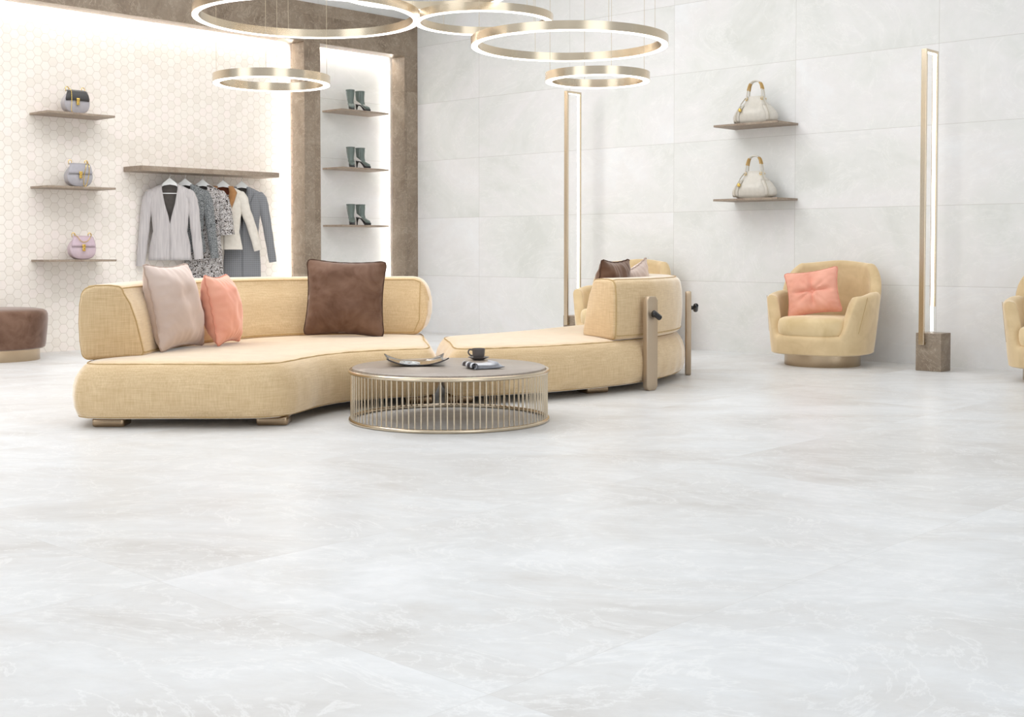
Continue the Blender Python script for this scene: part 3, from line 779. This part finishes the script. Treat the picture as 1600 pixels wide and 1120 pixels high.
# ------------------------------------------------------------------ saddle handbags
def saddle_bag(label, loc, rz, body, flap, chain_kind):
    t = thing('handbag', label, 'handbag', loc, rz, 'rounded saddle handbags')
    W, Hh, D = .140, .245, .115
    def outline(k):
        pts = []
        for j in range(48):
            a = 2 * pi * j / 48
            x = sin(a); z = cos(a)                     # start at the top
            zz = (Hh / 2) * (1 if z >= 0 else 1) * (abs(z) ** .75) * (1 if z >= 0 else -1)
            v = zz / (Hh / 2)
            wid = W * (1.0 - .36 * max(0, v) ** 1.2 - .02 * max(0, -v))
            xx = wid * (abs(x) ** .72) * (1 if x >= 0 else -1)
            pts.append((xx * k, (zz) * (1 - (1 - k) * .9) + Hh / 2))
        return pts
    rings = []
    for y, k in [(-D / 2 - .004, .90), (-D / 2, .95), (-D / 2 + .006, .985), (-D / 2 + .014, 1.0), (-D / 2 + .02, .985), (-.02, .965), (.02, .965), (D / 2 - .02, .985), (D / 2 - .014, 1.0), (D / 2 - .006, .985), (D / 2, .93)]:
        rings.append([(x, y, z) for x, z in outline(k)])
    bd = obj('body', MB().loft(rings), body, t)
    # flap over the top and down the front
    m = MB(); rows = []
    path = [(D / 2 - .03, Hh + .001), (.0, Hh + .006), (-D / 2 + .012, Hh + .003), (-D / 2 - .006, Hh - .010), (-D / 2 - .013, Hh - .045), (-D / 2 - .016, Hh - .085), (-D / 2 - .016, Hh - .108)]
    hw = [.098, .102, .104, .108, .120, .128, .124]
    for (y, z), h in zip(path, hw):
        rows.append([(h * u, y + .004 * (u * u) ** 2, z - .006 * u ** 6) for u in [-1 + 2 * q / 14 for q in range(15)]])
    m.loft(rows, False, False, False); obj('flap', m, flap, t, solid=.006)
    cl_ = MB().box((0, -D / 2 - .024, Hh - .098), (.034, .014, .030)); cl_.box((0, -D / 2 - .023, Hh - .135), (.030, .012, .044)); cl_.tube([(-.012, -D / 2 - .033, Hh - .118), (.012, -D / 2 - .033, Hh - .118)], .005, 8)
    obj('clasp', cl_, M['gold'], t, bevel=.003, merge=False)
    for sg in (-1, 1):
        m = MB().tube(spline([Vector(p) for p in ((sg * .098, .0, Hh - .008), (sg * .104, .0, Hh + .022), (sg * .088, .0, Hh + .040), (sg * .070, .0, Hh + .028), (sg * .072, .0, Hh - .0))], 5), .0042, 8)
        obj('strap_ring', m, M['gold'], t)
    if chain_kind:
        if chain_kind == 1: pts = [(-.085, -.02, Hh + .026), (-.072, -D / 2 - .022, Hh - .01), (-.068, -D / 2 - .026, Hh * .5), (-.07, -D / 2 - .020, .03), (-.06, -D / 2 - .03, .005)]
        elif chain_kind == 2: pts = [(.085, -.02, Hh + .028), (.060, -D / 2 - .024, Hh - .01), (.035, -D / 2 - .026, Hh * .5), (.030, -D / 2 - .024, .02), (.055, -D / 2 - .024, .015), (.085, -D / 2 - .022, Hh * .5), (.090, -D / 2 - .02, Hh - .02), (.088, -.01, Hh + .026)]
        else: pts = [(-.09, -.02, Hh + .026), (-.07, -D / 2 - .020, Hh + .0), (-.035, -D / 2 - .024, Hh - .045), (.0, -D / 2 - .024, Hh - .06), (.04, -D / 2 - .024, Hh - .045), (.075, -D / 2 - .02, Hh + .0), (.09, -.02, Hh + .026)]
        P = spline([Vector(p) for p in pts], 10)
        rr = [.0026 + .0016 * (i % 2) for i in range(len(P))]
        obj('chain_strap', MB().tube(P, rr, 6), M['gold'], t)
    return t
leather = lambda n_, c_, r_=.38: plain(n_, c_, r_, 0, .05, 40)
GX, GY = to_room(-4.665, 13.38)
def bagloc(px, zb):
    u = (px - 800) / 1950; D = 12.57 / (CX - SX * u); return (u * D, D, zb + .0235)
saddle_bag('grey rounded handbag with a black flap on the hexagon wall', bagloc(120.5, 2.52), rad(40), leather('grey_snake', srgb(172, 168, 172)), leather('black_leather', srgb(58, 56, 56), .3), 1)
saddle_bag('lavender grey rounded handbag with hanging gold chain', bagloc(124, 1.745), rad(38), leather('lavender_leather', srgb(174, 171, 176)), leather('lavender_flap', srgb(168, 165, 171)), 2)
saddle_bag('pale pink mauve rounded handbag on the lowest hexagon wall shelf', bagloc(128, .97), rad(36), leather('pink_leather', srgb(204, 184, 192)), leather('pink_flap', srgb(198, 176, 186)), 3)

# ------------------------------------------------------------------ cream tote handbags
M['cream'] = leather('cream_leather', srgb(206, 200, 189), .28)
M['cream_dark'] = leather('cream_seam', srgb(176, 166, 146), .5)
M['tan'] = leather('tan_leather', srgb(182, 146, 84), .5)
def make_tote(label, loc, rz):
    t = thing('tote_bag', label, 'handbag', loc, rz, 'cream tote bags with gathered front')
    Hh = .285; rings = []; n = 72
    for q in range(15):
        v = q / 14; z = Hh * v
        wx = .235 * (.80 + .40 * sin(pi * min(1, v * 1.15 + .12)) ** .8 * .55) * (1 - .44 * sst(.12, 1.0, v))
        dy = .085 * (.75 + .35 * sin(pi * min(1, v + .15))) * (1 - .66 * sst(.35, 1.0, v))
        if q == 0: wx *= .86; dy *= .8
        ring = []
        for k in range(n):
            a = 2 * pi * k / n
            x = wx * abs(cos(a)) ** .75 * (1 if cos(a) >= 0 else -1); y = dy * abs(sin(a)) ** .8 * (1 if sin(a) >= 0 else -1)
            pl = 0
            for c0 in (-.085, .085):                     # pleats radiating from the handle roots
                xc = c0 * (1 + .2 * (1 - v)); pl += math.exp(-((x - xc) / .014) ** 2) * sst(.15, .9, v)
            if abs(sin(a)) > .4: y += (.013 * pl) * (-1 if y < 0 else 1)
            ring.append((x, y, z + .006 * (1 - v) * (cos(a) ** 4)))
        rings.append(ring)
    obj('body', MB().loft(rings), M['cream'], t)
    # side pocket panels
    for sg in (-1, 1):
        m = MB(); rows = []
        for q in range(9):
            v = q / 8; z = .02 + .17 * v
            wx = .235 * (.80 + .40 * sin(pi * min(1, (z / Hh) * 1.15 + .12)) ** .8 * .55) * (1 - .44 * sst(.12, 1.0, z / Hh))
            dy = .085 * (.75 + .35 * sin(pi * min(1, z / Hh + .15))) * (1 - .5 * sst(.45, 1.0, z / Hh))
            rows.append([(sg * (wx * abs(cos(a)) ** .75 + .010), -dy * 1.06 * sin(a), z) for a in [rad(-60 + 10 * k) for k in range(13)]])
        m.loft(rows, False, False, False); obj('side_pocket', m, M['cream'], t, solid=.005)
    for sg in (-1, 1):                                    # seam piping on the front shoulders
        P = [(sg * .075, -.034, Hh), (sg * .12, -.058, .22), (sg * .168, -.084, .13), (sg * .185, -.086, .06), (sg * .17, -.075, .01)]
        obj('seam', MB().tube(spline([Vector(p) for p in P], 6), .0028, 6), M['cream_dark'], t)
    for sy in (-1, 1):
        arch = [(-.085, sy * .036, Hh - .03), (-.083, sy * .032, Hh + .01), (-.075, sy * .026, Hh + .07), (-.058, sy * .02, Hh + .125), (-.03, sy * .018, Hh + .150), (0, sy * .018, Hh + .156),
                (.03, sy * .018, Hh + .150), (.058, sy * .02, Hh + .125), (.075, sy * .026, Hh + .07), (.083, sy * .032, Hh + .01), (.085, sy * .036, Hh - .03)]
        A = spline([Vector(p) for p in arch], 5)
        hd = obj('handle', MB().tube(A, .0085, 8), M['cream'], t)
        k1 = len(A) // 4
        for a_, b_ in ((k1 - 3, k1 + 5), (len(A) - k1 - 6, len(A) - k1 + 2)):
            obj('handle_grip', MB().tube(A[a_:b_], .0105, 8), M['tan'], hd)
        for sx in (-1, 1):
            obj('handle_ring', torus_at((sx * .085, sy * .040, Hh - .03), .013, .003), M['gold'], hd)
    m = MB().tube([(-.095, -.045, Hh - .02), (-.125, -.085, Hh - .08), (-.13, -.094, Hh - .13)], .003, 6)
    ch = obj('charm_cord', m, M['cream_dark'], t)
    obj('charm', MB().lathe([(0, -.022), (.012, -.018), (.018, 0), (.012, .016), (0, .02)], 16, (-.13, -.100, Hh - .145), False, False), M['gold'], ch)
    return t
def torus_at(c, R_, r_):
    return MB().tube([(c[0] + R_ * cos(2 * pi * k / 20), c[1], c[2] + R_ * sin(2 * pi * k / 20)) for k in range(20)], r_, 6, True)
u = (1179 - 800) / 1950; D_ = 11.14 / (SX + CX * u)
tote = make_tote('cream leather tote bag on the upper shelf of the right wall', (u * D_, D_, 2.373 + .0235), rad(-34))
u = (1178 - 800) / 1950; D_ = 11.14 / (SX + CX * u)
dup(tote, (u * D_, D_, 1.603 + .0235), rad(-34), 'cream leather tote bag on the lower shelf of the right wall')

# ------------------------------------------------------------------ boots
M['boot'] = leather('green_leather', srgb(100, 112, 106), .3)
def make_boot(label, loc, rz):
    """toe towards local +x"""
    t = thing('boot', label, 'boot', loc, rz, 'green heeled ankle boots')
    rings = []
    for cx, cz, ang, hx, hy in [(.150, .038, 0, .012, .012), (.142, .040, 5, .020, .026), (.118, .046, 15, .030, .038), (.085, .064, 32, .036, .042), (.05, .092, 48, .046, .040),
                            (.018, .118, 66, .058, .038), (.0, .145, 82, .062, .042), (-.002, .18, 88, .062, .048), (-.004, .22, 90, .066, .054), (-.004, .268, 90, .067, .055)]:
        a = rad(ang)
        # ring plane: normal (cos a.., ) ; in-plane axes: local y and the perpendicular in xz
        px_, pz_ = -sin(a), cos(a)
        rings.append([(cx + px_ * hx * cos(q), hy * sin(q), cz + pz_ * hx * cos(q)) for q in [2 * pi * k / 20 for k in range(20)]])
    obj('upper', MB().loft(rings, True, True, True), M['boot'], t)
    m = MB(); rows = []
    for x, z, hy in [(-.065, .108, .022), (-.03, .098, .028), (.01, .096, .027), (.05, .062, .033), (.09, .036, .038), (.13, .024, .034), (.160, .030, .014)]:
        rows.append([(x, -hy, z), (x, hy, z), (x, hy, z - (.014 if x < .06 else z)), (x, -hy, z - (.014 if x < .06 else z))])
    m.loft(rows); obj('sole', m, M['black'], t, bevel=.003)
    obj('heel', MB().tube([(-.05, 0, .105), (-.058, 0, .07), (-.06, 0, .03), (-.06, 0, .0)], [.024, .013, .008, .008], 10), M['black'], t)
    obj('cuff', MB().loft([[(-.004 + .069 * cos(q), .057 * sin(q), z) for q in [2 * pi * k / 24 for k in range(24)]] for z in (.258, .270)], True, False, False), M['boot'], t, solid=.003)
    obj('zip', MB().tube([(.03, -.052, .25), (.02, -.049, .2), (.015, -.043, .15)], .0022, 6), M['hook'], t)
    return t
boot = None
for zb, nm in ((2.856, 'top'), (2.124, 'middle'), (1.392, 'lowest')):
    for px, rz, side, Yr in ((548.5, rad(-72), 'left', 12.58), (564, rad(-32), 'right', 12.60)):
        u = (px - 800) / 1950; D = Yr / (CX - SX * u)
        lb = 'dark green heeled ankle boot, %s of the pair on the %s niche shelf' % (side, nm)
        loc = (u * D, D, zb + .0225)
        boot = dup(boot, loc, rz, lb) if boot else make_boot(lb, loc, rz)

# ------------------------------------------------------------------ clothes
def cloth_mat(name, kind, c1, c2, scale=60):
    t = NT(name); o = t.obj()
    if kind == 'vertical': f = t.noise(t.vm('MULTIPLY', o, (scale, scale, scale * .05)), 1, 4); col = t.ramp(f, [(.3, c1), (.7, c2)])
    elif kind == 'boucle': f = t.noise(o, scale, 4, .8); col = t.ramp(f, [(.42, c1), (.56, c2)])
    elif kind == 'animal':
        v = t.noise(o, 62, 3, .6, 1.6); f = v
        col = t.ramp(v, [(.44, c1), (.47, srgb(120, 92, 66)), (.49, c2), (.60, c2), (.63, c1)])
        nd = col.node.color_ramp
    elif kind == 'check':
        sp = t.n('ShaderNodeSeparateXYZ', {0: o}).outputs
        g = lambda q: t.math('GREATER_THAN', t.math('SINE', t.math('MULTIPLY', q, 330.0)), .8)
        f = t.math('MAXIMUM', g(sp[2]), g(sp[0])); col = t.mix(f, c1, c2)
    else: f = t.noise(o, scale, 3); col = t.ramp(f, [(.3, c1), (.7, c2)])
    t.P(col=col, rough=.88, sheen=.2, spec=.15); t.bump(f, .2, .002)
    return t.m

def make_hanger(label, loc, rz):
    t = thing('clothes_hanger', label, 'hanger', loc, rz, 'white clothes hangers on the rail')
    m = MB(); rows = []
    for u in [-1 + 2 * q / 24 for q in range(25)]:
        x = .185 * u; zt = -.052 - .155 * abs(u) ** 1.02; hh = .045 * (1 - .5 * abs(u)) + .035 * max(0, 1 - abs(u) * 2.8)
        d = .013 + .006 * abs(u)
        rows.append([(x, -d, zt - .004), (x, 0, zt), (x, d, zt - .004), (x, d, zt - hh), (x, -d, zt - hh)])
    obj('hanger_body', m.loft(rows), M['white'], t)
    obj('hook', MB().tube(spline([Vector(p) for p in ((0, 0, -.058), (0, 0, -.036), (.010, 0, -.022), (.0, 0, -.006), (-.0, 0, .0))], 4), .0028, 6), M['hook'], t)
    obj('trouser_bar', MB().tube([(-.15, 0, -.150), (-.14, 0, -.232), (.14, 0, -.232), (.15, 0, -.150)], .0055, 8), M['white'], t)
    return t

def garment(name, label, cat, loc, rz, rows, mat, lining, sleeve, seed=0.0, collar=None, collar_mat=None, flare=0.0, buttons=0):
    """rows: (z, half width, half depth, half opening); front is local -y"""
    t = thing(name, label, cat, loc, rz, 'clothes on the rail')
    # resample rows
    R_ = [Vector(r) for r in rows]; fine = []
    for i in range(len(R_) - 1):
        for q in range(4): fine.append(R_[i].lerp(R_[i + 1], q / 4))
    fine.append(R_[-1])
    def ring(r, k=1.0, full=False):
        z, w_, d, v = r; out = []; n = 46
        v0 = min(v, w_ * .9)
        a0 = math.asin(min(1, v0 / max(w_, 1e-4)))
        for j in range(n + 1):
            a = a0 + (2 * pi - 2 * a0) * j / n if not full else 2 * pi * j / n
            hem = sst(-.4, -1.0, 0) * 0
            f = 1 + .022 * sin(a * 7 + seed) * sst(.45, .95, -z) + .012 * noise.noise(Vector((a * 2, z * 8, seed)))
            x = w_ * k * sin(a) * f; y = -d * k * (abs(cos(a)) ** .8) * (1 if cos(a) > 0 else -1) * f
            if not full and j == 0: y -= .004
            out.append((x, y, z))
        return out
    m = MB().loft([ring(r) for r in fine], False, False, False)
    obj('body', m, mat, t, solid=.006)
    m = MB().loft([ring((r.x, r.y * .96, r.z * .90, 0), 1.0, True) for r in fine[1:-1]], False, False, False)
    # only the back half of the lining
    lin = MB(); n = 47; vs = m.v; L = len(fine) - 2
    lin.loft([[vs[i * n + j] for j in range(8, 39)] for i in range(L)], False, False, False)
    obj('lining', lin, lining, t, solid=.003)
    # sleeves
    for sg, (ex, ey, ez, r1) in zip((-1, 1), sleeve):
        zs = rows[3][0]; ws = rows[3][1]
        P = spline([Vector(p) for p in ((sg * (ws - .075), 0, zs + .02), (sg * (ws - .02), 0, zs - .04), (sg * (ws + .012), 0, zs - .16), (sg * (ws + (ex - ws) * .55), ey * .5, zs + (ez - zs) * .58), (sg * ex, ey, ez))], 7)
        N = len(P); rr = []
        for i in range(N):
            q = i / (N - 1); rr.append((.040 if i == 0 else (.058 + .014 * sst(0, .15, q)) * (1 - q) + r1 * q) * (1 + .03 * sin(i * 1.3 + seed)))
        mm = MB().tube(P, rr, 16)
        # flatten front to back
        mm.v = [(a, b * .62 + ey * .0, c) for a, b, c in mm.v]
        obj('sleeve', mm, mat, t)
    if collar:
        for sg in (-1, 1):
            pts = collar
            m = MB(); rows_ = []
            for (z, xi, xo, y) in pts: rows_.append([(sg * xi, y, z), (sg * (xi + xo) / 2, y - .008, z), (sg * xo, y, z)])
            m.loft(rows_, False, False, False); obj('lapel', m, collar_mat, t, solid=.005)
    for b in range(buttons):
        z = -.62 - .11 * b
        obj('button', MB().tube([(.012, -.052, z), (.012, -.060, z)], .009, 12), M['black'], t)
    return t

def hook(px, Yr=12.57):
    u = (px - 800) / 1950; D = Yr / (CX - SX * u); return (u * D, D, 1.968)
GR = rad(13)
M['grey_lining'] = cloth_mat('dark_lining', 'plain', srgb(92, 86, 82), srgb(104, 98, 94), 20)
M['rust_lining'] = cloth_mat('rust_lining', 'plain', srgb(112, 62, 42), srgb(128, 72, 48), 20)
hx = [266.5, 290.5, 317.5, 349.5, 378.5]
hl = ['white hanger leftmost on the clothes shelf, inside the pale grey jacket', 'white hanger inside the charcoal tweed jacket', 'white hanger inside the speckled dress', 'white hanger inside the cream blazer', 'white hanger rightmost, inside the slate checked coat']
hg = make_hanger(hl[0], hook(hx[0]), GR)
for px, lb in zip(hx[1:], hl[1:]): dup(hg, hook(px), GR, lb)
DD = .048
jr = lambda hem, wz, v, wsh=.245, wh=.235: [(-.125, .085, .030, v), (-.150, .14, .036, v), (-.185, .21, .042, v), (-.235, wsh, .046, v * .9), (-.35, wsh * .93, DD, v * .66), (-.50, wsh * .82, DD, v * .18), (-.58, wz + .01, DD, 0.0), (-.66, wz, DD, 0), (-.82, (wz + wh) / 2 + .01, DD, 0), (hem, wh, DD + .004, 0)]
pale = cloth_mat('pale_grey_wool', 'vertical', srgb(176, 170, 170), srgb(202, 196, 194), 90)
garment('jacket', 'pale grey V-neck jacket, leftmost and frontmost on the clothes shelf', 'jacket', hook(hx[0]), GR, jr(-.99, .185, .085), pale, M['grey_lining'], ((.33, -.01, -1.06, .050), (.315, .0, -.98, .052)), 1.0)
char = cloth_mat('charcoal_tweed', 'boucle', srgb(56, 60, 63), srgb(150, 152, 152), 130)
garment('jacket', 'charcoal tweed jacket hanging behind the pale grey jacket', 'jacket', hook(hx[1]), GR, jr(-.90, .19, .06, .245, .22), char, M['grey_lining'], ((.28, 0, -.9, .05), (.325, 0, -.97, .046)), 2.0,
        [(-.13, .055, .10, -.048), (-.2, .06, .13, -.06), (-.3, .045, .10, -.062), (-.42, .02, .05, -.062)], char)
anim = cloth_mat('speckled_print', 'animal', srgb(34, 30, 32), srgb(206, 202, 200))
garment('dress', 'black and white speckled dress with short sleeves', 'dress', hook(hx[2]), GR, [(-.125, .085, .030, .05), (-.150, .14, .036, .05), (-.185, .20, .042, .045), (-.235, .235, .046, .04), (-.35, .225, DD, .02), (-.50, .20, DD, 0), (-.62, .19, DD, 0), (-.8, .20, DD, 0), (-1.0, .215, DD + .003, 0), (-1.24, .23, DD + .006, 0)],
        anim, M['grey_lining'], ((.27, 0, -.66, .07), (.275, 0, -.70, .085)), 3.0)
cream = cloth_mat('cream_wool', 'plain', srgb(214, 206, 194), srgb(226, 219, 208), 30)
brownl = cloth_mat('brown_suede', 'plain', srgb(158, 112, 72), srgb(178, 132, 88), 20)
garment('blazer', 'cream blazer with brown lapels hanging before the slate coat', 'jacket', hook(hx[3]), GR, jr(-.87, .18, .075, .24, .215), cream, M['rust_lining'], ((.28, 0, -.85, .045), (.40, .0, -.88, .048)), 4.0,
        [(-.125, .06, .115, -.045), (-.2, .07, .16, -.058), (-.3, .05, .13, -.062), (-.40, .03, .09, -.062), (-.52, .005, .03, -.062)], brownl)
slate = cloth_mat('slate_check', 'check', srgb(124, 125, 128), srgb(142, 143, 146))
garment('coat', 'long slate grey checked coat, rightmost on the clothes shelf', 'coat', hook(hx[4]), GR, [(-.125, .085, .030, .06), (-.150, .14, .036, .06), (-.185, .21, .042, .055), (-.235, .25, .046, .05), (-.35, .232, DD, .035), (-.50, .205, DD, .01), (-.66, .19, DD, 0), (-.85, .20, DD, 0), (-1.0, .21, DD, 0), (-1.22, .215, DD + .004, 0)],
        slate, M['grey_lining'], ((.29, 0, -1.0, .045), (.36, 0, -1.02, .045)), 5.0,
        [(-.13, .055, .10, -.048), (-.2, .065, .14, -.06), (-.3, .045, .10, -.062), (-.45, .015, .04, -.062)], slate)
